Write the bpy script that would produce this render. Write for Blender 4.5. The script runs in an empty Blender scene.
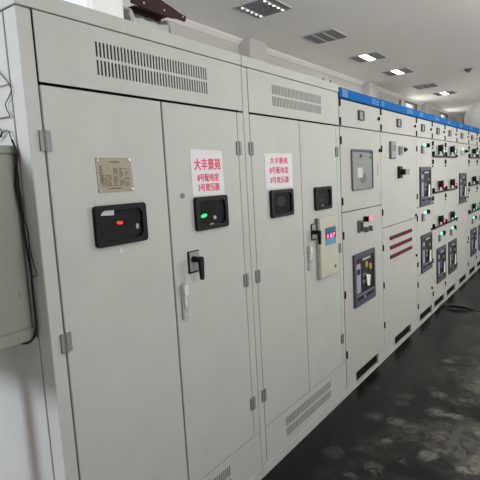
import bpy, bmesh, math, random
from mathutils import Vector, Matrix
random.seed(4)
SC = bpy.context.scene
COL = SC.collection
PI = math.pi
# ------------------------------------------------------------------ camera
def setup_camera():
    yaw, pitch, roll = math.radians(53.712), math.radians(7.0235), math.radians(-3.2017)
    cy, sy, cp, sp = math.cos(yaw), math.sin(yaw), math.cos(pitch), math.sin(pitch)
    f = Vector((sy*cp, cy*cp, -sp)); r = Vector((cy, -sy, 0)); u = r.cross(f)
    c, s = math.cos(roll), math.sin(roll)
    r2, u2 = c*r+s*u, c*u-s*r
    cam = bpy.data.cameras.new('camera'); o = bpy.data.objects.new('camera', cam); COL.objects.link(o)
    m = Matrix((r2, u2, -f)).transposed().to_4x4(); m.translation = Vector((0, -1.392, 1.605))
    o.matrix_world = m
    cam.sensor_width = 36; cam.lens = 36*477.27/480; cam.clip_start = .02; cam.clip_end = 200
    SC.camera = o
setup_camera()
# ------------------------------------------------------------------ world, lights, exposure
W = bpy.data.worlds.new('sky'); SC.world = W; W.use_nodes = True
bg = W.node_tree.nodes['Background']; bg.inputs[0].default_value = (.86, .92, 1, 1); bg.inputs[1].default_value = 1.3
vs = SC.view_settings
vs.view_transform = 'Standard'; vs.look = 'None'; vs.gamma = 1; vs.use_curve_mapping = False; vs.exposure = 0.33
SC.cycles.max_bounces = 8; SC.cycles.diffuse_bounces = 5; SC.cycles.glossy_bounces = 3
SC.cycles.sample_clamp_indirect = 4
def area_light(name, loc, rot, sx, sy, power, color):
    l = bpy.data.lights.new(name, 'AREA'); l.shape = 'RECTANGLE'; l.size = sx; l.size_y = sy
    l.energy = power; l.color = color
    o = bpy.data.objects.new(name, l); o.location = loc; o.rotation_euler = rot; COL.objects.link(o)
    return o
# daylight entering by the window high in the left wall
d = Vector((2.85, -1.1, -2.3))
area_light('window_daylight', (-1.95, 1.2, 2.75), d.to_track_quat('-Z', 'Y').to_euler(), .85, .85, 88, (.88, .92, 1))
WARM = (1, .97, .93)
# fill daylight from unseen windows added in the wall behind the camera
ADDED_WINDOWS = [(1.2, 29), (5.4, 70), (9.6, 40), (13.8, 36)]
for x, p in ADDED_WINDOWS:
    area_light('added_window_fill', (x, -3.17, 2.24), (PI/2, 0, 0), 1.9, 1.4, p, (1, .985, .94))
CEIL = 3.5
# lamps: the row over the cabinets, plus unseen aisle ones added for front light
ADDED_AISLE_LAMPS = [(0.3, 2.5), (3.1, 3.5), (6.0, 4), (9.0, 4), (12.0, 4), (15.0, 4)]
LAMP_Y = -1.75
for x, p in ADDED_AISLE_LAMPS:
    area_light('added_aisle_lamp', (x, LAMP_Y, CEIL-.05), (0, 0, 0), .42, .42, p, WARM)
for x, p in ((13.33, 5), (16.95, 5)):      # daylight of the two small windows in the back wall
    area_light('small_window_daylight', (x, 2.48, 2.97), (-PI/2, 0, 0), .9, .7, p, (1, .96, .86))
ROW_LAMPS = [(7.86, 8), (9.42, 8), (13.0, 8)]
for x, p in ROW_LAMPS:
    area_light('row_lamp', (x, 1.58, CEIL-.05), (0, 0, 0), .42, .3, p, WARM)
# ------------------------------------------------------------------ materials
def node_mat(name):
    m = bpy.data.materials.new(name); m.use_nodes = True
    return m, m.node_tree, m.node_tree.nodes['Principled BSDF']
def paint(name, col, rough=.5, metal=0, noise=.03, scale=6, bump=0, bscale=400, spec=.5):
    m, t, b = node_mat(name)
    tc = t.nodes.new('ShaderNodeTexCoord')
    n = t.nodes.new('ShaderNodeTexNoise'); n.inputs['Scale'].default_value = scale; n.inputs['Detail'].default_value = 4
    t.links.new(tc.outputs['Object'], n.inputs['Vector'])
    r = t.nodes.new('ShaderNodeValToRGB')
    a = [max(0, c*(1-noise)) for c in col]; z = [min(1, c*(1+noise)) for c in col]
    r.color_ramp.elements[0].position = .3; r.color_ramp.elements[1].position = .7
    r.color_ramp.elements[0].color = (*a, 1); r.color_ramp.elements[1].color = (*z, 1)
    t.links.new(n.outputs['Fac'], r.inputs['Fac']); t.links.new(r.outputs['Color'], b.inputs['Base Color'])
    b.inputs['Roughness'].default_value = rough; b.inputs['Metallic'].default_value = metal
    b.inputs['Specular IOR Level'].default_value = spec
    if bump:
        n2 = t.nodes.new('ShaderNodeTexNoise'); n2.inputs['Scale'].default_value = bscale
        t.links.new(tc.outputs['Object'], n2.inputs['Vector'])
        bp = t.nodes.new('ShaderNodeBump'); bp.inputs['Strength'].default_value = bump; bp.inputs['Distance'].default_value = .001
        t.links.new(n2.outputs['Fac'], bp.inputs['Height']); t.links.new(bp.outputs['Normal'], b.inputs['Normal'])
    return m
def glow(name, col, s):
    m, t, b = node_mat(name)
    b.inputs['Base Color'].default_value = (*col, 1); b.inputs['Emission Color'].default_value = (*col, 1)
    b.inputs['Emission Strength'].default_value = s; b.inputs['Roughness'].default_value = .3
    return m
def glassy(name, tint, refl=.08):
    m, t, b = node_mat(name); t.nodes.remove(b)
    tr = t.nodes.new('ShaderNodeBsdfTransparent'); tr.inputs[0].default_value = (*tint, 1)
    gl = t.nodes.new('ShaderNodeBsdfGlossy'); gl.inputs['Roughness'].default_value = .04
    lw = t.nodes.new('ShaderNodeLayerWeight'); lw.inputs['Blend'].default_value = .5      # Schlick, the same from both sides
    pw = t.nodes.new('ShaderNodeMath'); pw.operation = 'POWER'; pw.inputs[1].default_value = 5; t.links.new(lw.outputs['Facing'], pw.inputs[0])
    fr = t.nodes.new('ShaderNodeMath'); fr.operation = 'MULTIPLY_ADD'; fr.inputs[1].default_value = .95; fr.inputs[2].default_value = refl*.5; t.links.new(pw.outputs[0], fr.inputs[0])
    mx = t.nodes.new('ShaderNodeMixShader')
    t.links.new(fr.outputs[0], mx.inputs[0]); t.links.new(tr.outputs[0], mx.inputs[1]); t.links.new(gl.outputs[0], mx.inputs[2])
    t.links.new(mx.outputs[0], t.nodes['Material Output'].inputs['Surface'])
    return m
M = {
 'tpaint': paint('enclosure_paint', (.41, .42, .395), .5, bump=.06, spec=.3),
 'gpaint': paint('switchgear_paint', (.395, .395, .37), .5, bump=.06, spec=.2),
 'beige': paint('controller_paint', (.43, .42, .35), .45, bump=.05),
 'boxpaint': paint('box_paint', (.25, .26, .215), .5, bump=.05),
 'dark': paint('dark_interior', (.012, .012, .012), .8, spec=.1),  # near-black also stands for shade in door seams and vent slots
 'black': paint('black_plastic', (.010, .010, .011), .5, spec=.12),
 'rubber': paint('cable_rubber', (.012, .012, .012), .55, spec=.2),
 'steel': paint('hinge_steel', (.20, .20, .195), .5, .2),
 'plate': paint('nameplate_metal', (.25, .225, .175), .5, .3, .12, 14),
 'ink': paint('plate_ink', (.08, .07, .05), .6),
 'chrome': paint('chrome', (.75, .75, .75), .2, 1),
  'lettering': paint('header_print', (.20, .36, .56), .6, spec=.1),
 'white': paint('white_plastic', (.55, .55, .54), .4),
 'paper': paint('white_paper', (.62, .61, .62), .7),
 'red_ink': paint('red_ink', (.62, .03, .10), .6),
 'blue': paint('blue_header', (.014, .115, .34), .7, spec=.02),
 'lblue': paint('display_blue', (.06, .27, .44), .4),
 'teal': paint('display_teal', (.02, .10, .16), .35),
 'frame': paint('breaker_frame', (.060, .066, .085), .5, spec=.2),
 'face': paint('breaker_face', (.016, .018, .024), .5, spec=.15),
 'strip': paint('breaker_strip', (.26, .28, .34), .4),
 'grey': paint('grey_plastic', (.13, .13, .128), .45, spec=.2),
 'mgrey': paint('mid_grey_plastic', (.25, .25, .245), .45, spec=.2),
 'lgrey': paint('light_grey_plastic', (.33, .33, .325), .45, spec=.3),
 'yellow': paint('yellow_plastic', (.38, .29, .05), .5, spec=.2),
 'maroon': paint('maroon_plastic', (.10, .010, .016), .45, spec=.2),
 'redp': paint('red_plastic', (.13, .008, .015), .45, spec=.2),
 'bead': paint('dark_red_bead', (.13, .012, .02), .4, spec=.3),
 'greenp': paint('green_plastic', (.01, .09, .05), .35),
 'wall': paint('wall_plaster', (.54, .525, .50), .85, noise=.02, scale=2, bump=.1, bscale=60),
 'ceil': paint('ceiling_plaster', (.87, .855, .825), .6, noise=.015, scale=1.5),
 'concrete': paint('pale_floor_screed', (.58, .57, .54), .6, noise=.06),
 'wood': paint('brown_frame', (.16, .085, .045), .5, noise=.15),
 'zinc': paint('galvanised_sheet', (.72, .75, .73), .2, .9, .15, 9),
 'busbar': paint('maroon_busbar', (.032, .010, .011), .6, spec=.2, noise=.25, scale=12),
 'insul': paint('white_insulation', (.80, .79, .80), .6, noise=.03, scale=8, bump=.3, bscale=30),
 'louvre': paint('louvre_grey', (.17, .17, .165), .4, .3),
 'glass_dark': glassy('smoked_window', (.80, .82, .82)),
 'glass_clear': glassy('clear_window', (.96, .97, .96)),
 'pane': glassy('window_glass', (.95, .97, .98)),
 'led_red': glow('red_lamp', (1, .06, .10), 3.0),
 'led_dim': glow('red_glow', (1, .02, .03), 1.0),
 'led_pink': glow('red_digits', (1, .10, .25), 2.6),
 'led_green': glow('green_lamp', (.25, .95, .65), 1.0),
 'led_green2': glow('green_glow', (.02, .9, .2), .8),
 'tube': glow('lit_diffuser', (1, .98, .94), 7),
 'tube_dim': glow('lit_led_dot', (1, .98, .95), 2.5),
}
def mat_mat():
    # black rubber mat, dusty scuffs that belong to the mat itself
    m, t, b = node_mat('rubber_mat')
    N, L = t.nodes, t.links
    tc = N.new('ShaderNodeTexCoord')
    big = N.new('ShaderNodeTexNoise'); big.inputs['Scale'].default_value = 1.7; big.inputs['Detail'].default_value = 5; big.inputs['Distortion'].default_value = .6
    vor = N.new('ShaderNodeTexVoronoi'); vor.inputs['Scale'].default_value = 7.5; vor.inputs['Randomness'].default_value = 1
    fine = N.new('ShaderNodeTexNoise'); fine.inputs['Scale'].default_value = 13; fine.inputs['Detail'].default_value = 8; fine.inputs['Distortion'].default_value = 1.4
    L.new(tc.outputs['Object'], big.inputs['Vector']); L.new(tc.outputs['Object'], fine.inputs['Vector'])
    wob = N.new('ShaderNodeMixRGB'); wob.blend_type = 'ADD'; wob.inputs[0].default_value = .07
    L.new(tc.outputs['Object'], wob.inputs[1]); L.new(fine.outputs['Color'], wob.inputs[2]); L.new(wob.outputs[0], vor.inputs['Vector'])
    sep = N.new('ShaderNodeSeparateXYZ'); L.new(tc.outputs['Object'], sep.inputs[0])
    mr = N.new('ShaderNodeMapRange'); mr.inputs['From Min'].default_value = .60; mr.inputs['From Max'].default_value = -.05
    L.new(sep.outputs['Y'], mr.inputs['Value'])
    def op(o, a, c):
        x = N.new('ShaderNodeMath'); x.operation = o; x.use_clamp = True
        for k, v in enumerate((a, c)):
            if isinstance(v, (int, float)): x.inputs[k].default_value = v
            else: L.new(v, x.inputs[k])
        return x.outputs[0]
    def ramp(v, a, c, inv=False):
        r = N.new('ShaderNodeMapRange'); r.interpolation_type = 'SMOOTHSTEP'; r.inputs['From Min'].default_value = a; r.inputs['From Max'].default_value = c
        if inv: r.inputs['To Min'].default_value = 1; r.inputs['To Max'].default_value = 0
        L.new(v, r.inputs['Value']); return r.outputs[0]
    sc = N.new('ShaderNodeSeparateColor'); L.new(vor.outputs['Color'], sc.inputs[0])
    # scuff prints: soft discs, each with a random strength, more of them away from the cabinets
    keep = ramp(op('ADD', op('MULTIPLY', sc.outputs[0], .75), op('MULTIPLY', mr.outputs[0], .55)), .60, 1.0)
    disc = op('MULTIPLY', ramp(vor.outputs['Distance'], .28, .62, True), keep)
    haze = op('MULTIPLY', op('MULTIPLY', ramp(big.outputs['Fac'], .38, .62), mr.outputs[0]), .55)
    f = op('MULTIPLY', op('ADD', op('MULTIPLY', disc, .8), haze), op('ADD', ramp(fine.outputs['Fac'], .3, .72), .25))
    mx = N.new('ShaderNodeMixRGB'); mx.inputs[1].default_value = (.006, .006, .0055, 1); mx.inputs[2].default_value = (.165, .158, .138, 1)
    L.new(f, mx.inputs[0]); L.new(mx.outputs[0], b.inputs['Base Color'])
    mr2 = N.new('ShaderNodeMapRange'); mr2.inputs['To Min'].default_value = .30; mr2.inputs['To Max'].default_value = .6
    L.new(f, mr2.inputs['Value']); L.new(mr2.outputs[0], b.inputs['Roughness'])
    b.inputs['Specular IOR Level'].default_value = .14
    bp = N.new('ShaderNodeBump'); bp.inputs['Strength'].default_value = .25; bp.inputs['Distance'].default_value = .004
    L.new(big.outputs['Fac'], bp.inputs['Height']); L.new(bp.outputs['Normal'], b.inputs['Normal'])
    return m
M['mat'] = mat_mat()
# ------------------------------------------------------------------ mesh helpers
def box(bm, x0, x1, y0, y1, z0, z1, bev=0):
    vs = [bm.verts.new((x, y, z)) for x in (x0, x1) for y in (y0, y1) for z in (z0, z1)]
    F = [(0, 1, 3, 2), (4, 6, 7, 5), (0, 4, 5, 1), (2, 3, 7, 6), (0, 2, 6, 4), (1, 5, 7, 3)]
    fs = [bm.faces.new([vs[i] for i in f]) for f in F]
    if bev:
        es = list({e for f in fs for e in f.edges})
        bmesh.ops.bevel(bm, geom=es, offset=bev, segments=1, affect='EDGES', profile=.5)
def cyl(bm, p0, p1, r, n=12, r2=None):
    p0, p1 = Vector(p0), Vector(p1); r2 = r if r2 is None else r2
    a = (p1-p0).normalized(); u = a.orthogonal().normalized(); v = a.cross(u)
    A = [bm.verts.new(p0+r*(math.cos(t)*u+math.sin(t)*v)) for t in [2*PI*i/n for i in range(n)]]
    B = [bm.verts.new(p1+r2*(math.cos(t)*u+math.sin(t)*v)) for t in [2*PI*i/n for i in range(n)]]
    for i in range(n): bm.faces.new((A[i], A[(i+1) % n], B[(i+1) % n], B[i]))
    bm.faces.new(A[::-1]); bm.faces.new(B)
def rr_pts(x0, x1, z0, z1, r, n=5):
    P = []
    for cx, cz, a in ((x1-r, z1-r, 0), (x0+r, z1-r, 90), (x0+r, z0+r, 180), (x1-r, z0+r, 270)):
        for i in range(n+1):
            t = math.radians(a+90*i/n); P.append((cx+r*math.cos(t), cz+r*math.sin(t)))
    return P
def prism(bm, P, y0, y1):          # polygon in x,z extruded along y
    A = [bm.verts.new((x, y0, z)) for x, z in P]; B = [bm.verts.new((x, y1, z)) for x, z in P]; n = len(P)
    bm.faces.new(A); bm.faces.new(B[::-1])
    for i in range(n): bm.faces.new((A[i], B[i], B[(i+1) % n], A[(i+1) % n]))
def ring(bm, O, I, y0, y1, lip=0): # frame: outer and inner outlines with equal point count; y0 is the front
    n = len(O)
    V = [[bm.verts.new((x, y, z)) for x, z in P] for P, y in ((O, y1), (O, y0), (I, y0), (I, y1+lip))]
    for a in range(3):
        for i in range(n): bm.faces.new((V[a][i], V[a+1][i], V[a+1][(i+1) % n], V[a][(i+1) % n]))
    for i in range(n): bm.faces.new((V[3][i], V[0][i], V[0][(i+1) % n], V[3][(i+1) % n]))
def spline(P, k=6):
    P = [Vector(p) for p in P]; out = []
    for i in range(len(P)-1):
        a, b, c, d = P[max(i-1, 0)], P[i], P[i+1], P[min(i+2, len(P)-1)]
        for j in range(k):
            t = j/k; out.append(.5*((2*b)+(c-a)*t+(2*a-5*b+4*c-d)*t*t+(3*b-3*c+d-a)*t**3))
    return out+[P[-1]]
def tube(bm, P, r, n=8, k=6):
    P = spline(P, k); rings = []
    up = Vector((0, 1, 0))
    for i, p in enumerate(P):
        t = (P[min(i+1, len(P)-1)]-P[max(i-1, 0)]).normalized()
        u = up-t*up.dot(t); u = u.normalized() if u.length > 1e-4 else t.orthogonal().normalized(); up = u; v = t.cross(u)
        rings.append([bm.verts.new(p+r*(math.cos(a)*u+math.sin(a)*v)) for a in [2*PI*j/n for j in range(n)]])
    for A, B in zip(rings, rings[1:]):
        for j in range(n): bm.faces.new((A[j], A[(j+1) % n], B[(j+1) % n], B[j]))
    bm.faces.new(rings[0][::-1]); bm.faces.new(rings[-1])
def front(bm):                     # open sheets: make every face look towards the room
    bmesh.ops.recalc_face_normals(bm, faces=bm.faces[:])
    if sum(f.normal.y*f.calc_area() for f in bm.faces) > 0: bmesh.ops.reverse_faces(bm, faces=bm.faces[:])
def finish(name, bm, mat):
    if not any(e.is_boundary for e in bm.edges): bmesh.ops.recalc_face_normals(bm, faces=bm.faces[:])
    me = bpy.data.meshes.new(name); bm.to_mesh(me); bm.free()
    me.materials.append(M[mat]); me.polygons.foreach_set('use_smooth', [True]*len(me.polygons))
    me.set_sharp_from_angle(angle=math.radians(32)); return me
def link(name, me, parent=None, loc=(0, 0, 0)):
    o = bpy.data.objects.new(name, me); COL.objects.link(o); o.location = loc
    if parent: o.parent = parent
    return o
def tag(o, label=None, cat=None, group=None, kind=None):
    for k, v in (('label', label), ('category', cat), ('group', group), ('kind', kind)):
        if v: o[k] = v
    return o
class Thing:
    """An Empty at a thing's base; geometry is given in world coordinates."""
    def __init__(s, name, label, cat, loc, group=None):
        s.o = link(name, None, None, loc); s.L = Vector(loc); tag(s.o, label, cat, group)
    def part(s, name, mat, build, parent=None, label=None):
        bm = bmesh.new(); build(bm); bmesh.ops.translate(bm, verts=bm.verts[:], vec=-s.L)
        o = link(name, finish(name, bm, mat), parent or s.o)
        if label: o['label'] = label
        return o
    def box(s, name, mat, x0, x1, y0, y1, z0, z1, bev=.002, parent=None, label=None):
        return s.part(name, mat, lambda b: box(b, x0, x1, y0, y1, z0, z1, bev), parent, label)
    def shared(s, name, key, pos, parent=None, label=None):
        o = link(name, SHARED(key), parent or s.o, Vector(pos)-s.L)
        if label: o['label'] = label
        return o
_cache = {}
def SHARED(key):
    if key in _cache: return _cache[key]
    bm = bmesh.new(); mat = 'black'
    if key == 'hinge':
        mat = 'steel'
        box(bm, -.02, -.004, -.007, .001, -.032, .032, .001); box(bm, .004, .02, -.007, .001, -.032, .032, .001)
        cyl(bm, (0, -.006, -.033), (0, -.006, .033), .0062, 10)
    elif key == 'hinge_black':
        box(bm, -.009, .009, -.006, .001, -.027, .027, .002); cyl(bm, (-.004, -.006, -.025), (-.004, -.006, .025), .005, 8)
    elif key == 'lock':
        cyl(bm, (0, .001, 0), (0, -.008, 0), .014, 12); box(bm, -.003, .003, -.016, -.007, -.011, .011, .001)
    elif key == 'knob':
        mat = 'grey'
        cyl(bm, (0, .001, 0), (0, -.012, 0), .022, 14); box(bm, -.005, .005, -.03, -.012, -.02, .02, .002)
    elif key == 'knob_black':
        cyl(bm, (0, .001, 0), (0, -.012, 0), .022, 14); box(bm, -.006, .006, -.034, -.012, -.021, .021, .002)
    elif key in ('lamp_red', 'lamp_green'):
        mat = 'led_red' if key == 'lamp_red' else 'led_green'
        cyl(bm, (0, .001, 0), (0, -.010, 0), .0175, 14); cyl(bm, (0, -.010, 0), (0, -.015, 0), .0175, 14, .011)
    elif key == 'bezel':
        mat = 'lgrey'
        O = [(.027*math.cos(2*PI*i/16), .027*math.sin(2*PI*i/16)) for i in range(16)]; I = [(x*.76, z*.76) for x, z in O]
        ring(bm, O, I, -.006, .001)
    elif key == 'bead':
        mat = 'bead'
        cyl(bm, (0, .001, 0), (0, -.007, 0), .013, 10, .009)
    elif key == 'keyhole':
        mat = 'steel'
        cyl(bm, (0, .001, 0), (0, -.005, 0), .011, 14); box(bm, -.002, .002, -.0065, -.004, -.007, .007)
    elif key == 'rivet':
        mat = 'chrome'; cyl(bm, (0, .001, 0), (0, -.0035, 0), .0045, 8)
    elif key == 'meter_frame':
        mat = 'frame'
        ring(bm, rr_pts(-.05, .05, -.036, .036, .004, 2), rr_pts(-.04, .04, -.028, .028, .003, 2), -.014, .001, -.006)
    elif key == 'meter_screen':
        mat = 'mgrey'
        box(bm, -.038, .038, -.009, .0, .003, .026); box(bm, -.038, .038, -.009, .0, -.026, -.003)
    elif key == 'corner_latch':
        box(bm, -.010, .008, -.018, .001, -.026, .024, .003); box(bm, .008, .045, -.010, .001, .004, .018, .002); box(bm, -.006, .004, -.012, .001, -.060, -.040, .002)
    me = finish(key, bm, mat); _cache[key] = me; return me
def struct(name, mat, build):
    bm = bmesh.new(); build(bm); o = link(name, finish(name, bm, mat)); o['kind'] = 'structure'; return o
def spart(name, mat, build, parent):
    bm = bmesh.new(); build(bm); return link(name, finish(name, bm, mat), parent)
def text_mesh(s, size, bold=0.0, ext=.0004, sx=1.0, align='CENTER'):
    c = bpy.data.curves.new('lettering', 'FONT'); c.body = s; c.size = size; c.align_x = align; c.offset = bold; c.extrude = ext
    o = bpy.data.objects.new('lettering', c); COL.objects.link(o)
    dg = bpy.context.evaluated_depsgraph_get(); dg.update()
    me = bpy.data.meshes.new_from_object(o.evaluated_get(dg)); bpy.data.objects.remove(o); bpy.data.curves.remove(c)
    me.transform(Matrix.Rotation(PI/2, 4, 'X') @ Matrix.Diagonal((sx, 1, 1, 1))); return me
def letter_fit(name, s, x0, x1, z0, z1, y, mat, parent, L, bold=0):
    me = text_mesh(s, .1)
    xs = [v.co.x for v in me.vertices]; zs = [v.co.z for v in me.vertices]
    a, b, c, d = min(xs), max(xs), min(zs), max(zs)
    kx, kz = (x1-x0)/(b-a), (z1-z0)/(d-c)
    for v in me.vertices:
        v.co = (x0+(v.co.x-a)*kx-L.x, v.co.y+y-L.y, z0+(v.co.z-c)*kz-L.z)
    if bold:                                   # thicker strokes: the same outline again, a hair aside
        bm = bmesh.new()
        for k, (dx, dz) in enumerate(((0, 0), (bold, 0), (0, bold), (bold, bold))):
            tmp = me.copy(); tmp.transform(Matrix.Translation((dx-bold/2, -.00008*k, dz-bold/2))); bm.from_mesh(tmp); bpy.data.meshes.remove(tmp)
        bm.to_mesh(me); bm.free()
    me.materials.clear(); me.materials.append(M[mat])
    return link(name, me, parent)
# ------------------------------------------------------------------ room
X0, X1, Y0, Y1 = -2.0, 21.0, -3.2, 2.5
struct('floor', 'concrete', lambda b: box(b, X0-.2, X1+.2, Y0-.2, Y1+.2, -.15, 0))
struct('ceiling', 'ceil', lambda b: box(b, X0-.2, X1+.2, Y0-.2, Y1+.2, CEIL, CEIL+.15))
WINX = [(12.8, 13.87), (16.45, 17.45)]; WZ = (2.55, 3.425)
def back_wall(b):
    xs = [X0-.2]+[v for w in WINX for v in w]+[X1+.2]
    for i in range(0, len(xs), 2): box(b, xs[i], xs[i+1], Y1, Y1+.12, 0, CEIL)
    for a, c in WINX: box(b, a, c, Y1, Y1+.12, 0, WZ[0]); box(b, a, c, Y1, Y1+.12, WZ[1], CEIL)
struct('wall_back', 'wall', back_wall)
LW = (.65, 1.75, 2.25, 3.25)
def left_wall(b):
    box(b, X0-.24, X0, Y0, LW[0], 0, CEIL); box(b, X0-.24, X0, LW[1], Y1, 0, CEIL)
    box(b, X0-.24, X0, LW[0], LW[1], 0, LW[2]); box(b, X0-.24, X0, LW[0], LW[1], LW[3], CEIL)
struct('wall_left', 'wall', left_wall)
FW = [(x-1.0, x+1.0) for x, p in ADDED_WINDOWS]
def front_wall(b):
    xs = [X0-.2]+[v for w in FW for v in w]+[X1+.2]
    for i in range(0, len(xs), 2): box(b, xs[i], xs[i+1], Y0-.2, Y0, 0, CEIL)
    for a, c in FW: box(b, a, c, Y0-.2, Y0, 0, 1.45); box(b, a, c, Y0-.2, Y0, 3.0, CEIL)
struct('wall_front', 'wall', front_wall)
for i, (a, c) in enumerate(FW):  # unseen windows, added where the fill daylight enters
    def ff(b):
        for q in ((a, a+.05, 1.45, 3.0), (c-.05, c, 1.45, 3.0), (a+.05, c-.05, 1.45, 1.5), (a+.05, c-.05, 2.95, 3.0), ((a+c)/2-.025, (a+c)/2+.025, 1.5, 2.95)):
            box(b, q[0], q[1], Y0-.15, Y0-.1, q[2], q[3])
    w = struct('window_%d' % (i+4), 'wood', ff)
    for xa, xb in ((a+.05, (a+c)/2-.025), ((a+c)/2+.025, c-.05)):
        spart('pane', 'pane', lambda b: box(b, xa, xb, Y0-.128, Y0-.124, 1.5, 2.95), w)
struct('wall_right', 'wall', lambda b: box(b, X1, X1+.2, Y0, Y1, 0, CEIL))
for i, x in enumerate((1.15, 5.53, 9.9, 14.3, 18.7)):
    struct('trim_%d' % (i+2), 'wall', lambda b: box(b, x, x+.42, 2.32, Y1, 0, CEIL, .006))
def cornice(b):
    P = [(2.5, 3.445), (2.49, 3.445), (2.475, 3.46), (2.45, 3.475), (2.43, 3.49), (2.425, 3.5), (2.5, 3.5)]
    A = [b.verts.new((X0, y, z)) for y, z in P]; B = [b.verts.new((X1, y, z)) for y, z in P]
    for i in range(len(P)): b.faces.new((A[i], A[(i+1) % len(P)], B[(i+1) % len(P)], B[i]))
    b.faces.new(A); b.faces.new(B[::-1])
struct('trim_1', 'ceil', cornice)
for i, (a, c) in enumerate(WINX):
    def fr(b):
        ring(b, [(a, WZ[0]), (c, WZ[0]), (c, WZ[1]), (a, WZ[1])], [(a+.05, WZ[0]+.06), (c-.09, WZ[0]+.06), (c-.09, WZ[1]-.03), (a+.05, WZ[1]-.03)], Y1-.012, Y1+.03)
    w = struct('window_%d' % (i+1), 'wood', fr)
    spart('pane', 'pane', lambda b: box(b, a+.05, c-.09, Y1+.008, Y1+.012, WZ[0]+.06, WZ[1]-.03), w)
def lfr(b):
    y0, y1, z0, z1 = LW
    for q in ((y0, y0+.06, z0, z1), (y1-.06, y1, z0, z1), (y0+.06, y1-.06, z0, z0+.06), (y0+.06, y1-.06, z1-.06, z1)):
        box(b, X0-.16, X0-.1, *q)
w = struct('window_3', 'wood', lfr)
spart('pane', 'pane', lambda b: box(b, X0-.132, X0-.128, LW[0]+.06, LW[1]-.06, LW[2]+.06, LW[3]-.06), w)
# ------------------------------------------------------------------ rubber mats on the floor
SEAM = 5.75
t = Thing('rubber_mat', 'black rubber mat along the nearer cabinets, scuffed with pale dust', 'mat', (1.9, -.8, 0))
t.box('sheet', 'mat', -1.6, SEAM-.005, -1.55, -.008, 0, .005, .001)
t = Thing('rubber_mat', 'black rubber mat with one lifted edge, along the farther cabinets', 'mat', (9, -.8, 0))
def wavy(b):
    NX, NY = 26, 80
    xs = [SEAM+(13-SEAM)*(i/NX)**2.4 for i in range(NX+1)]; ys = [-.008-1.54*(j/NY)**1.4 for j in range(NY+1)]
    def h(x, y):
        u = max(0, 1-(x-SEAM)/.45)
        return .042*math.exp(-((y+.21)/.15)**2)*u*u+.010*math.exp(-((y+.75)/.2)**2)*u*u
    T = [[b.verts.new((x, y, .0055+h(x, y))) for y in ys] for x in xs]
    B = [[b.verts.new((v.co.x, v.co.y, v.co.z-.005)) for v in row] for row in T]
    for i in range(NX):
        for j in range(NY):
            b.faces.new((T[i][j], T[i+1][j], T[i+1][j+1], T[i][j+1])); b.faces.new((B[i][j], B[i][j+1], B[i+1][j+1], B[i+1][j]))
    for j in range(NY):
        b.faces.new((T[0][j], T[0][j+1], B[0][j+1], B[0][j])); b.faces.new((T[NX][j], B[NX][j], B[NX][j+1], T[NX][j+1]))
    for i in range(NX):
        b.faces.new((T[i][0], B[i][0], B[i+1][0], T[i+1][0])); b.faces.new((T[i][NY], T[i+1][NY], B[i+1][NY], B[i][NY]))
t.part('sheet', 'mat', wavy)
# ------------------------------------------------------------------ transformer enclosures
def slotted(b, x0, x1, z0, z1, sx0, sx1, rows, n, y0=0, y1=.004):
    w = (sx1-sx0)/(n-.5)/2
    zs = [z0]+[v for r in rows for v in r]+[z1]
    for i in range(0, len(zs), 2): box(b, x0, x1, y0, y1, zs[i], zs[i+1])
    for r0, r1 in rows:
        x = x0
        for k in range(n):
            s = sx0+k*2*w
            box(b, x, s, y0, y1, r0, r1); x = s+w
        box(b, x, x1, y0, y1, r0, r1)
def view_window(t, door, x0, x1, z0, z1, glint):
    O = rr_pts(x0, x1, z0, z1, .014); I = rr_pts(x0+.021, x1-.021, z0+.018, z1-.018, .026)
    t.part('window_frame', 'black', lambda b: ring(b, O, I, -.016, .001, -.004), door)
    t.part('window_backing', 'dark', lambda b: prism(b, rr_pts(x0+.019, x1-.019, z0+.016, z1-.016, .024), -.002, .0005), door)
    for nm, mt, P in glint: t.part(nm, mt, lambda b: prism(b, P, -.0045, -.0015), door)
    def pane(b):
        b.faces.new([b.verts.new((x, -.009, z)) for x, z in rr_pts(x0+.020, x1-.020, z0+.017, z1-.017, .025)]); front(b)
    t.part('window_pane', 'glass_dark', pane, door)
def ell(cx, cz, rx, rz, n=14, tilt=0):
    return [(cx+rx*math.cos(a)*math.cos(tilt)-rz*math.sin(a)*math.sin(tilt), cz+rx*math.cos(a)*math.sin(tilt)+rz*math.sin(a)*math.cos(tilt)) for a in [2*PI*i/n for i in range(n)]]
def rotary(t, door, x0, x1, z0, z1, lx, lz0, lz1):
    t.box('handle_plate', 'black', x0, x1, -.006, .001, z0, z1, .002, door)
    t.box('handle_face', 'mgrey', x0+.006, x1-.003, -.009, -.004, z0+.008, z1-.004, .001, door, 'grey face of the rotary handle')
    t.part('handle_hub', 'black', lambda b: cyl(b, (lx, -.005, lz1-.012), (lx, -.052, lz1-.012), .013, 12), door)
    def lever(b):
        prism(b, [(lx-.009, lz1), (lx+.009, lz1), (lx+.012, lz1-.02), (lx+.007, lz0+.008), (lx+.003, lz0), (lx-.003, lz0), (lx-.006, lz0+.008), (lx-.012, lz1-.02)], -.062, -.046)
    t.part('handle_lever', 'black', lever, door)
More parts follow.
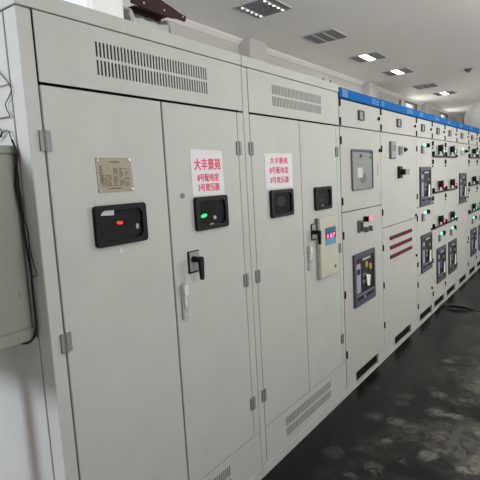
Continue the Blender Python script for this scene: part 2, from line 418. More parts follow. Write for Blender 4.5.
def latch(t, door, x0, x1, z0, z1):
    xm = (x0+x1)/2
    t.part('latch_plate', 'lgrey', lambda b: prism(b, rr_pts(x0, x1, z0, z1, .014, 4), -.008, .001), door)
    t.part('latch_handle', 'white', lambda b: (prism(b, rr_pts(x0+.004, x1-.004, z1-.052, z1-.003, .012, 4), -.022, -.006), box(b, xm-.008, xm+.008, -.016, -.006, z0+.05, z1-.04, .003)), door, 'white latch grip')
    t.part('latch_key', 'chrome', lambda b: cyl(b, (xm+.003, -.007, z0+.062), (xm+.003, -.02, z0+.062), .009, 10), door)
    t.part('latch_screw', 'chrome', lambda b: cyl(b, (xm, -.007, z0+.022), (xm, -.011, z0+.022), .008, 10), door)
def enclosure(x0, x1, label, xl, xc, xr, slots_u, slots_l, n):
    t = Thing('transformer_cabinet', label, 'cabinet', ((x0+x1)/2, .6, 0))
    g = .003 if x0 < 1 else .002; m = 'tpaint'
    t.box('carcass', 'dark', x0+.004, x1-.004, .026, 1.3, .05, 2.16, 0)  # coloured black to deepen the shade in the door seams
    t.box('plinth', m, x0, x1, -.003, 1.3, 0, .056, .002)
    t.box('top_band', m, x0-.004 if x0 < 1 else x0+.001, x1-.001, -.005, 1.3, 2.1645, 2.216, .002)
    t.box('corner_post', m, x0, xl-g, 0, .07, .06, 2.162, .0025)
    t.box('side_panel', m, x0, x0+.02, .076, 1.3, .06, 2.162, .002)
    gr = .0015
    t.box('hinge_post', m, xr+gr, x1-.0015, 0, .024, 0.2645, 1.938, .002)
    up = t.part('vent_panel', m, lambda b: slotted(b, xl+g, x1-g, 1.9475, 2.162, slots_u[0], slots_u[1], [(1.999, 2.05), (2.061, 2.112)], n))
    t.box('vent_shade_backing', 'dark', slots_u[0]-.02, slots_u[1]+.02, .019, .0255, 1.99, 2.12, 0, up)
    lo = t.part('vent_panel', m, lambda b: slotted(b, xl+g, x1-g, .06, .2625, slots_l[0], slots_l[1], [(.10, .153), (.166, .219)], n))
    t.box('vent_shade_backing', 'dark', slots_l[0]-.02, slots_l[1]+.02, .019, .0255, .09, .23, 0, lo)
    d1 = t.box('door', m, xl+g, xc-g-.001, 0, .024, .2645, 1.938, .0025)
    d2 = t.box('door', m, xc+g+.001, xr-gr, 0, .024, .2645, 1.938, .0025)
    for z in (1.765, 1.105, .45): t.shared('hinge', 'hinge', (xl, 0, z), d1); t.shared('hinge', 'hinge', (xr, 0, z), d2)
    return t, d1, d2
t1, d1, d2 = enclosure(.834, 1.981, 'tall grey transformer enclosure nearest the camera, metal nameplate on its left door', .886, 1.415, 1.926, (1.115, 1.713), (1.115, 1.708), 38)
# nameplate
t1.part('nameplate', 'plate', lambda b: prism(b, [(1.072, 1.59), (1.235, 1.591), (1.230, 1.7145), (1.071, 1.7135)], -.0018, .0005), d1, 'brushed metal nameplate with small engraved print')
for x, z in ((1.079, 1.706), (1.222, 1.707), (1.227, 1.599), (1.08, 1.598)): t1.shared('rivet', 'rivet', (x, -.001, z), d1)
def plate_print(b):
    R = random.Random(3)
    def ln(x, z, w, h=.0022): box(b, x, x+w, -.0024, -.0016, z, z+h)
    x = 1.128
    for k in range(5): ln(x, 1.6965, .007, .005); x += .0095          # title
    for k in range(9):                                                   # ruled table at the right
        ln(1.143, 1.672-k*.0075, .078, .0007)
        for c in range(3):
            if R.random() < .8: ln(1.146+c*.026, 1.6735-k*.0075, R.uniform(.006, .02), .0035)
    for k in range(12):
        ln(1.083, 1.682-k*.0052, R.uniform(.006, .014), .003)
    for k in range(7):
        for c in range(3):
            ln(1.092+c*.015, 1.650-k*.006, R.uniform(.006, .013), .0032)
    ln(1.12, 1.602, .06, .004)
t1.part('nameplate_print', 'ink', plate_print, d1)
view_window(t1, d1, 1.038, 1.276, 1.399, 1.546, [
    ('painted_reflection', 'insul', [(1.062, 1.511), (1.128, 1.508), (1.130, 1.529), (1.082, 1.527), (1.064, 1.520)]),  # flat white plate stands for a bright reflection in the glass
    ('red_lamp', 'led_dim', ell(1.153, 1.478, .014, .0065, tilt=-.1)), ('white_reflection', 'paper', ell(1.236, 1.457, .0065, .011))])  # the white oval is a painted reflection, no lamp
t1.part('tape_mark', 'white', lambda b: prism(b, [(1.142, 1.365), (1.158, 1.368), (1.156, 1.384), (1.151, 1.386), (1.144, 1.378)], -.0006, .0005), d1)
t1.shared('keyhole', 'keyhole', (1.502, 0, 1.557), d2)
view_window(t1, d2, 1.567, 1.795, 1.397, 1.545, [
    ('green_lamp', 'led_green2', ell(1.630, 1.460, .021, .0085, tilt=.15)), ('white_reflection', 'paper', ell(1.706, 1.446, .010, .009, tilt=-.5)), ('reflection_streak', 'paper', ell(1.682, 1.4185, .016, .0028, tilt=.1))])  # white shapes imitate reflections in this pane
rotary(t1, d2, 1.505, 1.579, 1.218, 1.315, 1.531, 1.192, 1.292)
latch(t1, d2, 1.447, 1.481, 1.026, 1.185)
t2, d3, d4 = enclosure(1.983, 3.112, 'second grey transformer enclosure from the camera, beige controller box on its right door', 2.033, 2.549, 3.058, (2.262, 2.846), (2.252, 2.853), 38)
view_window(t2, d3, 2.184, 2.422, 1.396, 1.546, [('dim_reflection', 'face', ell(2.30, 1.48, .05, .03))])  # dim disc painted in place of a faint reflection
view_window(t2, d4, 2.703, 2.936, 1.394, 1.540, [('dim_reflection', 'face', ell(2.80, 1.455, .045, .014)), ('reflection_streak', 'paper', ell(2.815, 1.420, .012, .004))])  # both ovals are reflections put in as coloured plates
rotary(t2, d4, 2.644, 2.722, 1.21, 1.314, 2.655, 1.188, 1.275)
latch(t2, d4, 2.588, 2.622, 1.028, 1.186)
# signs
LINES = ('大丰景苑', '8号配电室', '3号变压器')
def sign(label, P, rows):
    cx = sum(p[0] for p in P)/4; cz = min(p[1] for p in P)
    t = Thing('paper_sign', label, 'sign', (cx, -.0012, cz), 'red lettered signs on the enclosures')
    t.part('sheet', 'paper', lambda b: prism(b, P, -.0016, -.0002))
    for s, (x0, x1, z0, z1, bd) in zip(LINES, rows): letter_fit('lettering', s, x0, x1, z0, z1, -.0019, 'red_ink', t.o, t.L, bd)
    return t
sign('white sign with large red top line, above the window on the nearest enclosure', [(1.567, 1.551), (1.794, 1.546), (1.787, 1.750), (1.566, 1.753)],
     [(1.588, 1.772, 1.664, 1.714, .0022), (1.604, 1.754, 1.613, 1.647, .0014), (1.606, 1.756, 1.569, 1.603, .0014)])
s2 = sign('white sign with three equal lines of red characters, on the second enclosure', [(2.152, 1.553), (2.441, 1.553), (2.445, 1.747), (2.153, 1.742)],
     [(2.205, 2.392, 1.689, 1.722, .0014), (2.198, 2.397, 1.636, 1.672, .0014), (2.20, 2.397, 1.583, 1.618, .0014)])
for z in (1.735, 1.554): s2.box('tape', 'white', 2.15, 2.448, -.0022, -.0012, z, z+.0065, 0)
# controller box on the right door of the second enclosure
t = Thing('controller_box', 'beige controller box with red digits, hung on the second enclosure', 'control box', (2.84, -.001, .952))
bx = (2.712, 2.986, .952, 1.344)
t.box('case', 'beige', bx[0], bx[1], -.026, -.001, bx[2], bx[3], .003)
fd = t.box('front_cover', 'beige', bx[0]+.004, bx[1]-.004, -.029, -.025, bx[2]+.004, bx[3]-.004, .0015)
k = 1.363/1.392
def sx(x): return x*k
def sz(z): return 1.605+(z-1.605)*k
ds = t.box('display_panel', 'lblue', sx(2.845), sx(3.007), -.0305, -.028, sz(1.15), sz(1.267), .0005)
t.box('display_header', 'teal', sx(2.846), sx(3.006), -.0312, -.03, sz(1.224), sz(1.266), 0, ds)
t.box('digit_window', 'maroon', sx(2.848), sx(3.004), -.0316, -.03, sz(1.193), sz(1.226), 0, ds)
letter_fit('digits', '8', sx(2.868), sx(2.884), sz(1.199), sz(1.221), -.0322, 'led_pink', ds, t.L, .002)
letter_fit('digits', '8.7', sx(2.912), sx(2.985), sz(1.198), sz(1.222), -.0322, 'led_pink', ds, t.L, .002)
t.shared('lock', 'keyhole', (sx(2.985), -.029, sz(.992)), fd)
t.box('edge_latch', 'black', bx[1]-.002, bx[1]+.010, -.026, -.012, 1.085, 1.128, .002)
t.box('name_strip', 'lgrey', sx(2.83), sx(2.93), -.0297, -.028, sz(.958), sz(.963), 0)
t.box('bracket', 'grey', bx[0]-.012, bx[0]+.004, -.018, -.001, 1.27, 1.345, .002)
# ------------------------------------------------------------------ switchgear
def breaker(t, x0, x1, z0, z1, far=False, tagp=None):
    """withdrawable circuit breaker front in the cabinet"""
    w, h = x1-x0, z1-z0
    fx = lambda u: x0+u*w
    fz = lambda v: z0+v*h
    def fr(b):
        O = [(x0, z0), (x1, z0), (x1, z1), (x0, z1)]; I = [(fx(.08), fz(.22)), (fx(.93), fz(.22)), (fx(.93), fz(.91)), (fx(.08), fz(.91))]
        ring(b, O, I, -.016, .001, -.003)
    br = t.part('circuit_breaker', 'frame', fr)
    t.box('breaker_face', 'face', fx(.07), fx(.94), -.006, 0, fz(.21), fz(.92), 0, br)
    t.box('side_strip', 'strip', fx(.10), fx(.30), -.010, -.005, fz(.24), fz(.80), .002, br)
    t.box('strip_window', 'face', fx(.13), fx(.27), -.0115, -.009, fz(.60), fz(.70), 0, br)
    t.box('top_label', 'lgrey', fx(.40), fx(.80), -.010, -.005, fz(.835), fz(.875), 0, br)
    for u, v, m in ((.58, .735, 'yellow'), (.78, .665, 'yellow'))[1 if far else 0:]:
        t.part('yellow_dial', m, lambda b: (cyl(b, (fx(u), -.005, fz(v)), (fx(u), -.013, fz(v)), .018 if far else .026, 12), box(b, fx(u)-.005, fx(u)+.005, -.016, -.012, fz(v)-.016, fz(v)+.016, .002)), br)
    t.box('push_button', 'grey', fx(.40), fx(.56), -.010, -.005, fz(.50), fz(.58), .002, br)
    t.box('push_button', 'grey', fx(.40), fx(.56), -.010, -.005, fz(.38), fz(.46), .002, br)
    t.box('lower_rail', 'grey', fx(.05), fx(.96), -.020, -.014, fz(.195), fz(.225), .002, br)
    t.part('racking_slots', 'black', lambda b: (box(b, fx(.10), fx(.42), -.0185, -.015, fz(.12), fz(.165), .001), box(b, fx(.48), fx(.90), -.0185, -.015, fz(.12), fz(.165), .001)), br)
    t.box('rack_label', 'strip', fx(.40), fx(.46), -.019, -.015, fz(.11), fz(.16), 0, br)
    tp = tagp or [(fx(.62), fz(.22)), (fx(.80), fz(.20)), (fx(.80), fz(.52)), (fx(.68), fz(.54))]
    t.part('white_tag', 'paper', lambda b: prism(b, tp, -.024, -.0225), br)
    return br
def meter(t, door, x, z=2.04):
    t.shared('meter', 'meter_frame', (x, 0, z), door); t.shared('meter_screen', 'meter_screen', (x, 0, z), door)
def plate_rect(t, x0, x1, z0, z1, mat, d, par, name, label=None):
    return t.box(name, mat, x0, x1, -d, .001, z0, z1, .003, par, label)
def shell(x0, x1, label, doors, group=None, meter_x=None, emblem=0):
    t = Thing('switchgear_cabinet', label, 'cabinet', ((x0+x1)/2, .5, 0), group)
    a, c = x0+.003, x1-.003; m = 'gpaint'
    t.box('carcass', 'dark', x0+.001, x1-.001, .022, 1.0, .127, 2.195, 0)  # blackened so that the gaps between doors look shaded
    w = min(.48, (x1-x0)*.83); xm = (x0+x1)/2+.02; ga, gb = xm-w/2, xm+w/2
    if x1-x0 < .9 and x1-x0 > .7 : ga, gb = x0+.175, x0+.65
    if x1-x0 > .9: ga, gb = x0+.275, x0+.765
    def pl(b):
        box(b, x0+.001, ga, 0, .05, 0, .122); box(b, gb, x1-.001, 0, .05, 0, .122)
        box(b, ga, gb, 0, .05, 0, .02); box(b, ga, gb, 0, .05, .110, .122); box(b, x0+.001, x1-.001, 0, 1.0, .1221, .1265); box(b, x0+.001, x1-.001, .05, 1.0, 0, .122)
    pb = t.part('plinth', m, pl)
    def gr(b):
        box(b, ga, gb, .03, .049, .02, .110)
        for i in range(5): box(b, ga, gb, .012, .03, .032+i*.015, .036+i*.015)
    t.part('plinth_grille', 'dark', gr, pb)
    hs = t.box('header_strip', 'blue', x0+.0008, x1-.0008, -.010, .022, 2.134, 2.2, .002)
    idoor = t.box('instrument_door', m, a, c, 0, .02, 1.9465, 2.127, .002)
    for z in (2.103, 1.975): t.shared('hinge', 'hinge_black', (x0+.012, 0, z), idoor)
    t.shared('lock', 'lock', (x1-.045, 0, 2.042), idoor)
    if meter_x: meter(t, idoor, meter_x)
    out = []
    for z0, z1, hz, lz in doors:
        dr = t.box('door', m, a, c, 0, .02, z0+.003, z1-.003, .002)
        for z in hz: t.shared('hinge', 'hinge_black', (x0+.012, 0, z), dr)
        for z in lz: t.shared('lock', 'lock', (x1-.045, 0, z), dr)
        out.append(dr)
    return t, hs, idoor, out
def glyphs(t, hs, x0, n, w, h, seed):
    """small white characters on the blue header, too small to read in the photograph"""
    R = random.Random(seed); st = w*.13
    def b_(b):
        for k in range(n):
            gx = x0+k*w*1.22; z0 = 2.167-h/2
            for v in (0, .5, 1): 
                if R.random() < .85: box(b, gx, gx+w, -.0108, -.0098, z0+v*(h-st*.6), z0+v*(h-st*.6)+st*.6)
            for u in (0, .5, 1):
                if R.random() < .75: box(b, gx+u*(w-st), gx+u*(w-st)+st, -.0108, -.0098, z0, z0+h)
    t.part('header_lettering', 'lettering', b_, hs)
# first: glazed window above, breaker below
t, hs, idr, (du, dl) = shell(3.119, 3.921, 'grey switchgear cabinet with a glazed window above and a breaker below', [(1.343, 1.943, (1.845, 1.423), ()), (.125, 1.343, (1.181, .753, .306), ())], meter_x=3.50)
def emb(b):
    ring(b, [(3.165, 2.145), (3.245, 2.145), (3.245, 2.19), (3.165, 2.19)], [(3.177, 2.152), (3.233, 2.152), (3.233, 2.183), (3.177, 2.183)], -.0112, -.0098)
    ring(b, [(3.189, 2.158), (3.221, 2.158), (3.221, 2.177), (3.189, 2.177)], [(3.197, 2.163), (3.213, 2.163), (3.213, 2.172), (3.197, 2.172)], -.0112, -.0098)
t.part('header_emblem', 'lettering', emb, hs)
glyphs(t, hs, 3.722, 2, .062, .040, 5)
O = rr_pts(3.300, 3.714, 1.487, 1.791, .024); I = rr_pts(3.309, 3.705, 1.495, 1.783, .018)
t.part('window_frame', 'grey', lambda b: ring(b, O, I, -.012, .001, -.003), du)
t.part('window_backing', 'mgrey', lambda b: prism(b, rr_pts(3.308, 3.706, 1.494, 1.784, .018), -.0025, .0005), du)
t.box('inner_cover', 'mgrey', 3.315, 3.70, -.0045, -.002, 1.50, 1.712, .0005, du); t.box('inner_cover', 'mgrey', 3.315, 3.70, -.0045, -.002, 1.720, 1.768, .0005, du)
t.box('blue_label', 'blue', 3.32, 3.69, -.0045, -.002, 1.770, 1.780, 0, du)
t.box('inner_relay', 'white', 3.40, 3.50, -.008, -.004, 1.58, 1.655, .001, du); t.box('inner_relay', 'grey', 3.47, 3.575, -.0075, -.004, 1.54, 1.61, .001, du)
t.box('inner_button', 'black', 3.46, 3.495, -.0075, -.004, 1.73, 1.755, .001, du)
for z in (1.758, 1.725): t.box('inner_clip', 'black', 3.655, 3.69, -.0075, -.004, z, z+.014, .001, du)
t.part('window_pane', 'glass_clear', lambda b: (b.faces.new([b.verts.new((x, -.0095, z)) for x, z in rr_pts(3.308, 3.706, 1.494, 1.784, .018)]), front(b)), du)
t.box('door_pull', 'lgrey', 3.838, 3.852, -.004, .001, 1.585, 1.68, .002, du)
t.shared('lock', 'lock', (3.885, 0, 1.79), du); t.box('small_sticker', 'lgrey', 3.872, 3.892, -.001, .001, 1.40, 1.45, 0, du)
plate_rect(t, 3.39, 3.462, 1.172, 1.262, 'grey', .02, dl, 'relay')
t.box('relay_face', 'black', 3.398, 3.455, -.022, -.018, 1.182, 1.25, .001, dl)
t.shared('selector_knob', 'knob_black', (3.53, 0, 1.262), dl)
t.shared('lamp_bezel', 'bezel', (3.64, 0, 1.26), dl); t.shared('indicator_lamp', 'lamp_red', (3.64, 0, 1.26), dl, 'lit red indicator lamp')
for x in (3.53, 3.625): t.shared('selector_knob', 'knob', (x, 0, 1.18), dl)
for x in (3.51, 3.61): t.box('small_label', 'lgrey', x, x+.05, -.0008, .0005, 1.115, 1.127, 0, dl)
breaker(t, 3.281, 3.702, .615, 1.015, tagp=[(3.505, .748), (3.552, .735), (3.575, .818), (3.485, .842)])
t.box('warning_sticker', 'lgrey', 3.42, 3.455, -.001, .0005, 1.03, 1.05, 0, dl)
# second: three rows of dark red indicators
t, hs, idr, (du, dl) = shell(3.921, 4.927, 'wide grey switchgear cabinet with three dark red indicator rows', [(1.143, 1.943, (1.803, 1.277), (1.17,)), (.125, 1.143, (.977, .653, .303), (.762,))], meter_x=4.385)
glyphs(t, hs, 3.935, 1, .06, .036, 8); glyphs(t, hs, 4.62, 3, .05, .036, 9)
plate_rect(t, 4.130, 4.268, 1.724, 1.872, 'grey', .016, du, 'power_controller')
t.box('controller_face', 'mgrey', 4.140, 4.262, -.0185, -.015, 1.732, 1.867, .002, du)
t.box('controller_screen', 'grey', 4.165, 4.25, -.020, -.018, 1.79, 1.845, .001, du)
plate_rect(t, 4.380, 4.455, 1.76, 1.838, 'mgrey', .018, du, 'relay'); t.box('relay_face', 'grey', 4.388, 4.448, -.0205, -.017, 1.768, 1.832, .002, du)
t.part('push_switch', 'black', lambda b: (cyl(b, (4.56, 0, 1.81), (4.56, -.025, 1.81), .013, 10), cyl(b, (4.56, 0, 1.81), (4.56, -.008, 1.81), .022, 12)), du)
plate_rect(t, 4.34, 4.425, 1.55, 1.657, 'black', .022, du, 'switch_plate')
t.part('switch_hub', 'black', lambda b: cyl(b, (4.385, -.02, 1.605), (4.385, -.06, 1.605), .026, 14), du)
t.part('switch_grip', 'chrome', lambda b: box(b, 4.375, 4.395, -.10, -.055, 1.578, 1.63, .005), du, 'bright metal switch grip')
for z in (1.036, .951, .868):
    st = t.box('indicator_row', 'maroon', 4.105, 4.735, -.009, .001, z-.0165, z+.0165, .002, None, 'dark red row of indicators')
    for i in range(12): t.shared('indicator', 'bead', (4.135+i*.0518, -.008, z), st)
t.box('name_strip', 'lgrey', 4.12, 4.72, -.001, .0005, .822, .828, 0, dl)
# third: two stacked breakers
def lampset(t, d, x, z):
    for dx in (-.055, .0): t.shared('lamp_bezel', 'bezel', (x+dx, 0, z), d); t.shared('indicator_lamp', 'lamp_green', (x+dx, 0, z), d, 'lit green indicator lamp')
    t.shared('selector_knob', 'knob_black', (x+.075, 0, z), d)
    t.box('relay', 'grey', x-.135, x-.075, -.016, .001, z-.085, z-.008, .002, d)
    t.box('small_label', 'maroon', x-.05, x+.03, -.0008, .0005, z-.085, z-.078, 0, d)
G3D = [(1.238, 1.943, (1.826, 1.352), (1.292,)), (.536, 1.238, (1.128, .656), (.961,)), (.125, .536, (.445, .216), (.30,))]
def double_breaker(x0, x1, label, group=None):
    t, hs, idr, dd = shell(x0, x1, label, G3D, group, meter_x=x0+.225)
    glyphs(t, hs, x0+.1, 3, .04, .036, 11)
    lampset(t, dd[0], x0+.305, 1.868); lampset(t, dd[1], x0+.30, 1.17)
    breaker(t, x0+.10, x0+.502, 1.245, 1.645, True); breaker(t, x0+.128, x0+.53, .54, .938, True)
    return t
double_breaker(4.927, 5.515, 'narrow grey switchgear cabinet with two dark breakers one above the other')
# columns of drawers
def drawers(x0, x1, label, cols, group=None, low=True):
    t, hs, idr, dd = shell(x0, x1, label, [(.125, .945, (.60, .22), (.83,))], group, meter_x=x0+.245)
    glyphs(t, hs, x0+.12, 3, .04, .036, int(x0*10))
    a, c = x0+.003, x1-.003
    for (z0, z1), col in zip(((1.748, 1.9405), (1.347, 1.744), (.949, 1.343)), cols):
        dr = t.box('drawer', 'gpaint', a, c, 0, .02, z0, z1, .002)
        def ledge(b):
            box(b, x0+.006, x1-.03, -.026, .001, z0+.006, z0+.018, .002); box(b, x0+.006, x0+.034, -.026, .001, z0+.018, z0+.062, .003)
            box(b, x1-.07, x1-.045, -.026, .001, z0+.018, z0+.04, .003)
        t.part('drawer_ledge', 'black', ledge, dr)
        t.shared('corner_latch', 'corner_latch', (x0+.016, 0, z1-.045), dr)
        px = x0+.20; zc = z0+.082
        t.box('switch_plate', 'lgrey', px, px+.085, -.012, .001, zc-.055, zc+.045, .003, dr)
        t.part('switch_hub', 'black', lambda b: (cyl(b, (px+.045, -.01, zc+.012), (px+.045, -.05, zc+.012), .032, 14), box(b, px+.022, px+.062, -.024, -.01, zc-.055, zc+.055, .006), cyl(b, (px+.045, -.02, zc+.03), (px+.045, -.05, zc+.03), .024, 12)), dr)
        kind = {'r': 'redp', 'g': 'greenp', 'k': 'black'}[col]
        t.part('switch_grip', kind, lambda b: prism(b, [(px+.012, zc+.052), (px+.040, zc+.060), (px+.082, zc-.030), (px+.060, zc-.046)], -.066, -.046), dr, {'r': 'red switch grip', 'g': 'green switch grip', 'k': 'black switch grip'}[col])
        if col != 'k':
            t.part('indicator_lamp', 'led_red' if col == 'r' else 'led_green', lambda b: cyl(b, (px+.062, -.065, zc-.012), (px+.062, -.074, zc-.012), .011 if col == 'r' else .015, 10, .007), dr)
    lampset(t, dd[0], x0+.40, .865)
    breaker(t, x0+.168, x0+.575 if x1-x0 < .6 else x0+.585, .30, .705, True)
    return t
drawers(5.515, 6.090, 'drawer cabinet beside the two stacked breakers, with two red switch grips', 'grr')
drawers(6.090, 6.722, 'drawer cabinet second from the two stacked breakers, one red switch grip', 'grg')
def single_breaker(x0, x1, label, group=None):
    t, hs, idr, dd = shell(x0, x1, label, [(1.137, 1.943, (1.83, 1.40), (1.2,)), (.125, 1.137, (.95, .35), (.55,))], group, meter_x=x0+.30)
    glyphs(t, hs, x0+.15, 3, .04, .036, int(x0*10))
    d = dd[0]
    for dx in (.31, .37): t.shared('lamp_bezel', 'bezel', (x0+dx, 0, 1.868), d); t.shared('indicator_lamp', 'lamp_green', (x0+dx, 0, 1.868), d, 'lit green indicator lamp')
    t.box('meter_box', 'lgrey', x0+.26, x0+.40, -.02, .001, 1.79, 1.845, .004, d)
    t.part('switch_grip', 'black', lambda b: (cyl(b, (x0+.52, 0, 1.84), (x0+.52, -.03, 1.84), .022, 12), box(b, x0+.51, x0+.56, -.045, -.028, 1.828, 1.852, .003)), d)
    breaker(t, x0+.15, x0+.565, 1.145, 1.547, True)
    return t
single_breaker(6.722, 7.474, 'grey switchgear cabinet with one breaker at middle height, blank below')
drawers(7.474, 8.105, 'drawer cabinet right of the single breaker, with one black switch grip', 'gkg')
drawers(8.105, 8.735, 'drawer cabinet cut by the right edge of the photo', 'gkg')
GR = 'last cabinets of the row'
double_breaker(8.735, 9.33, 'grey switchgear cabinet, first beyond the drawer cabinet at the right edge', GR)
drawers(9.33, 9.96, 'grey switchgear cabinet, second beyond the drawer cabinet at the right edge', 'ggg', GR)
drawers(9.96, 10.59, 'grey switchgear cabinet, third beyond the drawer cabinet at the right edge', 'grg', GR)
double_breaker(10.59, 11.19, 'grey switchgear cabinet, fourth beyond the drawer cabinet at the right edge', GR)
drawers(11.19, 11.82, 'grey switchgear cabinet, fifth beyond the drawer cabinet at the right edge', 'ggg', GR)
drawers(11.82, 12.45, 'grey switchgear cabinet, sixth beyond the drawer cabinet at the right edge', 'grg', GR)
# ------------------------------------------------------------------ box on the side of the nearest enclosure
t = Thing('wall_box', 'greenish grey electrical box fixed to the side of the nearest enclosure', 'electrical box', (.70, .3, 1.12))
t.box('case', 'boxpaint', .53, .832, .094, .52, 1.122, 1.752, .004)
t.box('top_rim', 'boxpaint', .525, .8335, .088, .525, 1.731, 1.757, .003)
t.box('door', 'boxpaint', .525, .826, .0895, .0935, 1.163, 1.727, .0014)
t.box('bottom_rim', 'boxpaint', .525, .8335, .088, .525, 1.118, 1.158, .004)
t.part('lock', 'boxpaint', lambda b: (cyl(b, (.803, .0895, 1.278), (.803, .085, 1.278), .011, 14), cyl(b, (.803, .086, 1.278), (.803, .0835, 1.278), .006, 10)))
t = Thing('added_conduit', 'unseen grey pipe added below the electrical box to cast a shadow strip', 'added_conduit', (.68, .245, 0))  # unseen pipe, added to throw the vertical shadow on the side panel
t.part('pipe', 'lgrey', lambda b: cyl(b, (.68, .245, 0), (.68, .245, 1.117), .03, 14))
t.part('collar', 'grey', lambda b: cyl(b, (.68, .245, 1.085), (.68, .245, 1.117), .038, 14))
CAB = [('power_cable', .0036, [(0.823, 0.08, 1.773), (0.825, 0.07, 1.751), (0.825, 0.064, 1.725), (0.82, 0.08, 1.648), (0.82, 0.08, 1.601), (0.825, 0.073, 1.536), (0.825, 0.072, 1.472), (0.825, 0.067, 1.423), (0.825, 0.058, 1.352), (0.825, 0.061, 1.275), (0.825, 0.06, 1.218), (0.825, 0.064, 1.171), (0.825, 0.08, 1.134), (0.808, 0.08, 1.119), (0.783, 0.08, 1.12)], 'rubber', 'thick black cable down the right edge of the electrical box, curling under it'),
 ('sensor_cable', .0018, [(0.825, 0.076, 1.751), (0.825, 0.07, 1.695), (0.825, 0.072, 1.616), (0.825, 0.062, 1.578), (0.825, 0.064, 1.527), (0.825, 0.049, 1.482), (0.825, 0.049, 1.44), (0.825, 0.039, 1.385), (0.825, 0.027, 1.344), (0.825, 0.064, 1.335)], 'rubber', 'thin black cable with a side loop beside the electrical box'),
 ('sensor_cable', .0022, [(0.825, 0.07, 1.735), (0.822, 0.070, 1.632), (0.825, 0.073, 1.568), (0.825, 0.066, 1.456), (0.825, 0.055, 1.365), (0.825, 0.061, 1.275), (0.825, 0.064, 1.198), (0.825, 0.062, 1.164), (0.825, 0.065, 1.133)], 'rubber', 'black cable ending loose just right of the electrical box bottom corner'),
 ('sensor_wire', .0016, [(0.827, 0.133, 2.002), (0.827, 0.113, 1.984), (0.827, 0.087, 1.961), (0.827, 0.068, 1.943), (0.827, 0.058, 1.923), (0.827, 0.076, 1.905), (0.827, 0.1, 1.887), (0.827, 0.096, 1.868), (0.827, 0.083, 1.848), (0.827, 0.113, 1.847), (0.827, 0.169, 1.849)], 'rubber', 'black wire bulging to the right on the side panel above the box'),
 ('sensor_wire', .0013, [(0.829, 0.151, 1.944), (0.829, 0.125, 1.945), (0.829, 0.095, 1.944), (0.829, 0.071, 1.944)], 'grey', 'thin grey wire joining the bulge of the black wire'),
 ('sensor_wire', .0018, [(0.824, 0.173, 1.779), (0.824, 0.151, 1.79), (0.824, 0.138, 1.807), (0.824, 0.152, 1.815), (0.824, 0.162, 1.797), (0.824, 0.145, 1.789), (0.824, 0.137, 1.798), (0.824, 0.117, 1.805), (0.824, 0.096, 1.801), (0.824, 0.086, 1.78), (0.824, 0.074, 1.751)], 'rubber', 'curled black wire lying just over the top of the electrical box')]
for nm, r, P, mt, lab in CAB:
    p = P[len(P)//2]; t = Thing(nm, lab, 'cable', p)
    t.part('sheath', mt, lambda b: tube(b, P, r, 7, 5))
# ------------------------------------------------------------------ things on top of the cabinets
t = Thing('riser_duct', 'white insulated riser standing on top of the nearest enclosure', 'duct', (1.54, .62, 2.217))
t.box('riser', 'insul', 1.44, 1.652, .42, .82, 2.217, 3.49, .02)
t.box('flange', 'white', 1.425, 1.662, .41, .83, 2.217, 2.235, .003)
t = Thing('silver_duct', 'silver sheet metal duct lying on top of the nearest enclosure', 'duct', (1.80, .55, 2.217))
def shellduct(b):
    A = [(.402, 2.222), (.402, 2.30), (.403, 2.38), (.408, 2.425), (.425, 2.453), (.455, 2.467), (.50, 2.47), (.68, 2.47), (.725, 2.453), (.74, 2.42), (.74, 2.222)]
    n = len(A)-1
    xs = [1.675, 1.682, 1.71, 1.75, 1.79, 1.83, 1.87, 1.91, 1.932, 1.94]
    R = []
    for j, x in enumerate(xs):
        s = 1.0 if j in (1, 8) else (.985 if j % 2 else .965)
        R.append([b.verts.new((x, .57+(y-.57)*s, 2.22+(z-2.22)*s)) for y, z in A])
    for P, Q in zip(R, R[1:]):
        for i in range(n): b.faces.new((P[i], P[i+1], Q[i+1], Q[i]))
        b.faces.new((P[n], P[0], Q[0], Q[n]))
    b.faces.new(R[0]); b.faces.new(R[-1][::-1])
t.part('shell', 'zinc', shellduct)
for x in (1.682, 1.94):
    t.part('end_collar', 'white', lambda b: tube(b, [(x, .402, 2.226), (x, .402, 2.38), (x, .41, 2.43), (x, .455, 2.466), (x, .68, 2.466), (x, .735, 2.43), (x, .74, 2.226)], .006, 6, 4))
t = Thing('busbar_bracket', 'dark maroon perforated bracket lying on the silver duct', 'bracket', (1.87, .5, 2.46))
def bus(b):
    prism(b, [(1.675, 2.484), (1.76, 2.476), (1.86, 2.474), (1.95, 2.474), (2.0, 2.482), (2.055, 2.480), (2.06, 2.508), (2.02, 2.512), (1.95, 2.53), (1.86, 2.548), (1.72, 2.585), (1.675, 2.58)], .40, .412)
    box(b, 1.70, 1.93, .46, .50, 2.471, 2.477); box(b, 1.70, 1.93, .412, .46, 2.476, 2.479)
t.part('flat_bar', 'busbar', bus)
for x in (1.75, 1.89, 2.03): t.shared('bolt', 'rivet', (x, .399, 2.497))
t = Thing('round_duct', 'large white insulated duct with rounded end on the far cabinets', 'duct', (11.8, .42, 2.2))
def dome(b):
    n = 24; R = []
    prof = [(.0, .02), (.03, .14), (.09, .25), (.18, .34), (.3, .405), (.43, .43), (1.25, .43)]
    for dx, r in prof:
        R.append([b.verts.new((11.17+dx, .42+r*math.cos(2*PI*i/n), 2.632+r*math.sin(2*PI*i/n))) for i in range(n)])
    for P, Q in zip(R, R[1:]):
        for i in range(n): b.faces.new((P[i], P[(i+1) % n], Q[(i+1) % n], Q[i]))
    b.faces.new(R[0]); b.faces.new(R[-1][::-1])
t.part('duct_body', 'insul', dome)
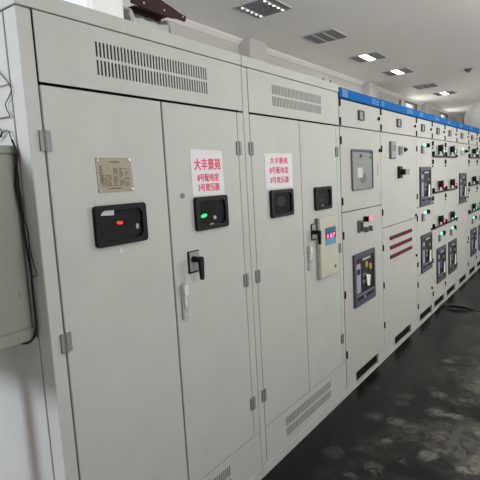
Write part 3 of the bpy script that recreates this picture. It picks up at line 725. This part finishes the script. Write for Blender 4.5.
# bolts on top of second enclosure
for i, x in enumerate((2.93, 3.04)):
    t = Thing('lifting_bolt', ['small lifting bolt on top of the second enclosure, farther from its edge', 'small lifting bolt on top of the second enclosure, nearest the blue strip'][i], 'bolt', (x, .02, 2.216))
    t.part('nut', 'steel', lambda b: (cyl(b, (x, .02, 2.216), (x, .02, 2.226), .016, 6), cyl(b, (x, .02, 2.226), (x, .02, 2.236), .008, 8)))
# ------------------------------------------------------------------ ceiling fixtures
def fixture(x, y, state, label, group=None):
    t = Thing('ceiling_light', label, 'ceiling light', (x, y, CEIL), group)
    hx, hy = .245, .235; z = CEIL
    def fr(b):
        P = [(x-hx, y-hy), (x+hx, y-hy), (x+hx, y+hy), (x-hx, y+hy)]
        box(b, x-hx, x+hx, y-hy, y-hy+.012, z-.012, z); box(b, x-hx, x+hx, y+hy-.012, y+hy, z-.012, z)
        box(b, x-hx, x-hx+.012, y-hy+.012, y+hy-.012, z-.012, z); box(b, x+hx-.012, x+hx, y-hy+.012, y+hy-.012, z-.012, z)
    t.part('frame', 'white', fr)
    bays = [(y-.215, y-.085), (y-.062, y+.062), (y+.085, y+.215)]
    off = .073
    if state == 'dots': bays = [(y-.215, y-.165), (y-.125, y+.125), (y+.165, y+.215)]; off = .145
    for i, (a, c) in enumerate(bays):
        lit = state == 'lit' and i == 1
        p = t.box('diffuser' if lit else 'louvre_panel', 'tube' if lit else 'louvre', x-.22, x+.22, a, c, z-.010, z-.004, 0)
        if not lit:
            tag(t.part('louvre_blades', 'lgrey', lambda b: [box(b, x-.21+k*.035, x-.207+k*.035, a, c, z-.02, z-.01) for k in range(13)], p), kind='stuff')
    for i, yy in enumerate((y-off, y+off)):
        t.box('divider', 'white', x-.22, x+.22, yy-.010, yy+.010, z-.020, z, .001)
        if state == 'dots':
            t.part('led_dots', 'tube_dim', lambda b: [box(b, x-.20+k*.09, x-.172+k*.09, yy-.010, yy+.010, z-.025, z-.0195, .002) for k in range(5)])
    return t
fixture(4.72, 1.58, 'dots', 'ceiling light with two rows of bright dots, at the top of the photo')
fixture(6.25, 1.57, 'off', 'unlit ceiling light with three dark louvres, second along the row')
fixture(7.86, 1.58, 'lit', 'lit ceiling light right after the unlit one with dark louvres')
fixture(9.42, 1.59, 'lit', 'lit ceiling light in the middle of the row, above the blue strip')
fixture(11.5, 1.64, 'off', 'unlit ceiling light between two lit ones, near the small windows')
fixture(13.0, 1.57, 'lit', 'farthest lit ceiling light, above the second small window')
ORD = ('first', 'second', 'third', 'fourth', 'fifth', 'sixth')
for x, p in ADDED_AISLE_LAMPS:  # unseen fixtures holding the added aisle lamps
    fixture(x, LAMP_Y, 'lit', 'unseen lit ceiling light added above the aisle, %s from the left wall' % ORD[round(x/3)], 'fill lights added above the aisle')
t = Thing('smoke_detector', 'small round smoke detector on the ceiling at upper right', 'detector', (10.35, .54, CEIL))
t.part('base', 'grey', lambda b: cyl(b, (10.35, .54, CEIL), (10.35, .54, CEIL-.02), .075, 18))
t.part('sensor', 'grey', lambda b: cyl(b, (10.35, .54, CEIL-.02), (10.35, .54, CEIL-.06), .055, 18, .035))
t = Thing('wall_pipe', 'thin grey pipe on the back wall left of the first small window', 'pipe', (12.3, 2.46, 0))
t.part('pipe', 'grey', lambda b: cyl(b, (12.3, 2.46, 0), (12.3, 2.46, 3.39), .022, 10))
for z in (.8, 2.0, 3.0): t.part('clip', 'steel', lambda b: box(b, 12.265, 12.335, 2.435, 2.5, z-.012, z+.012, .002))
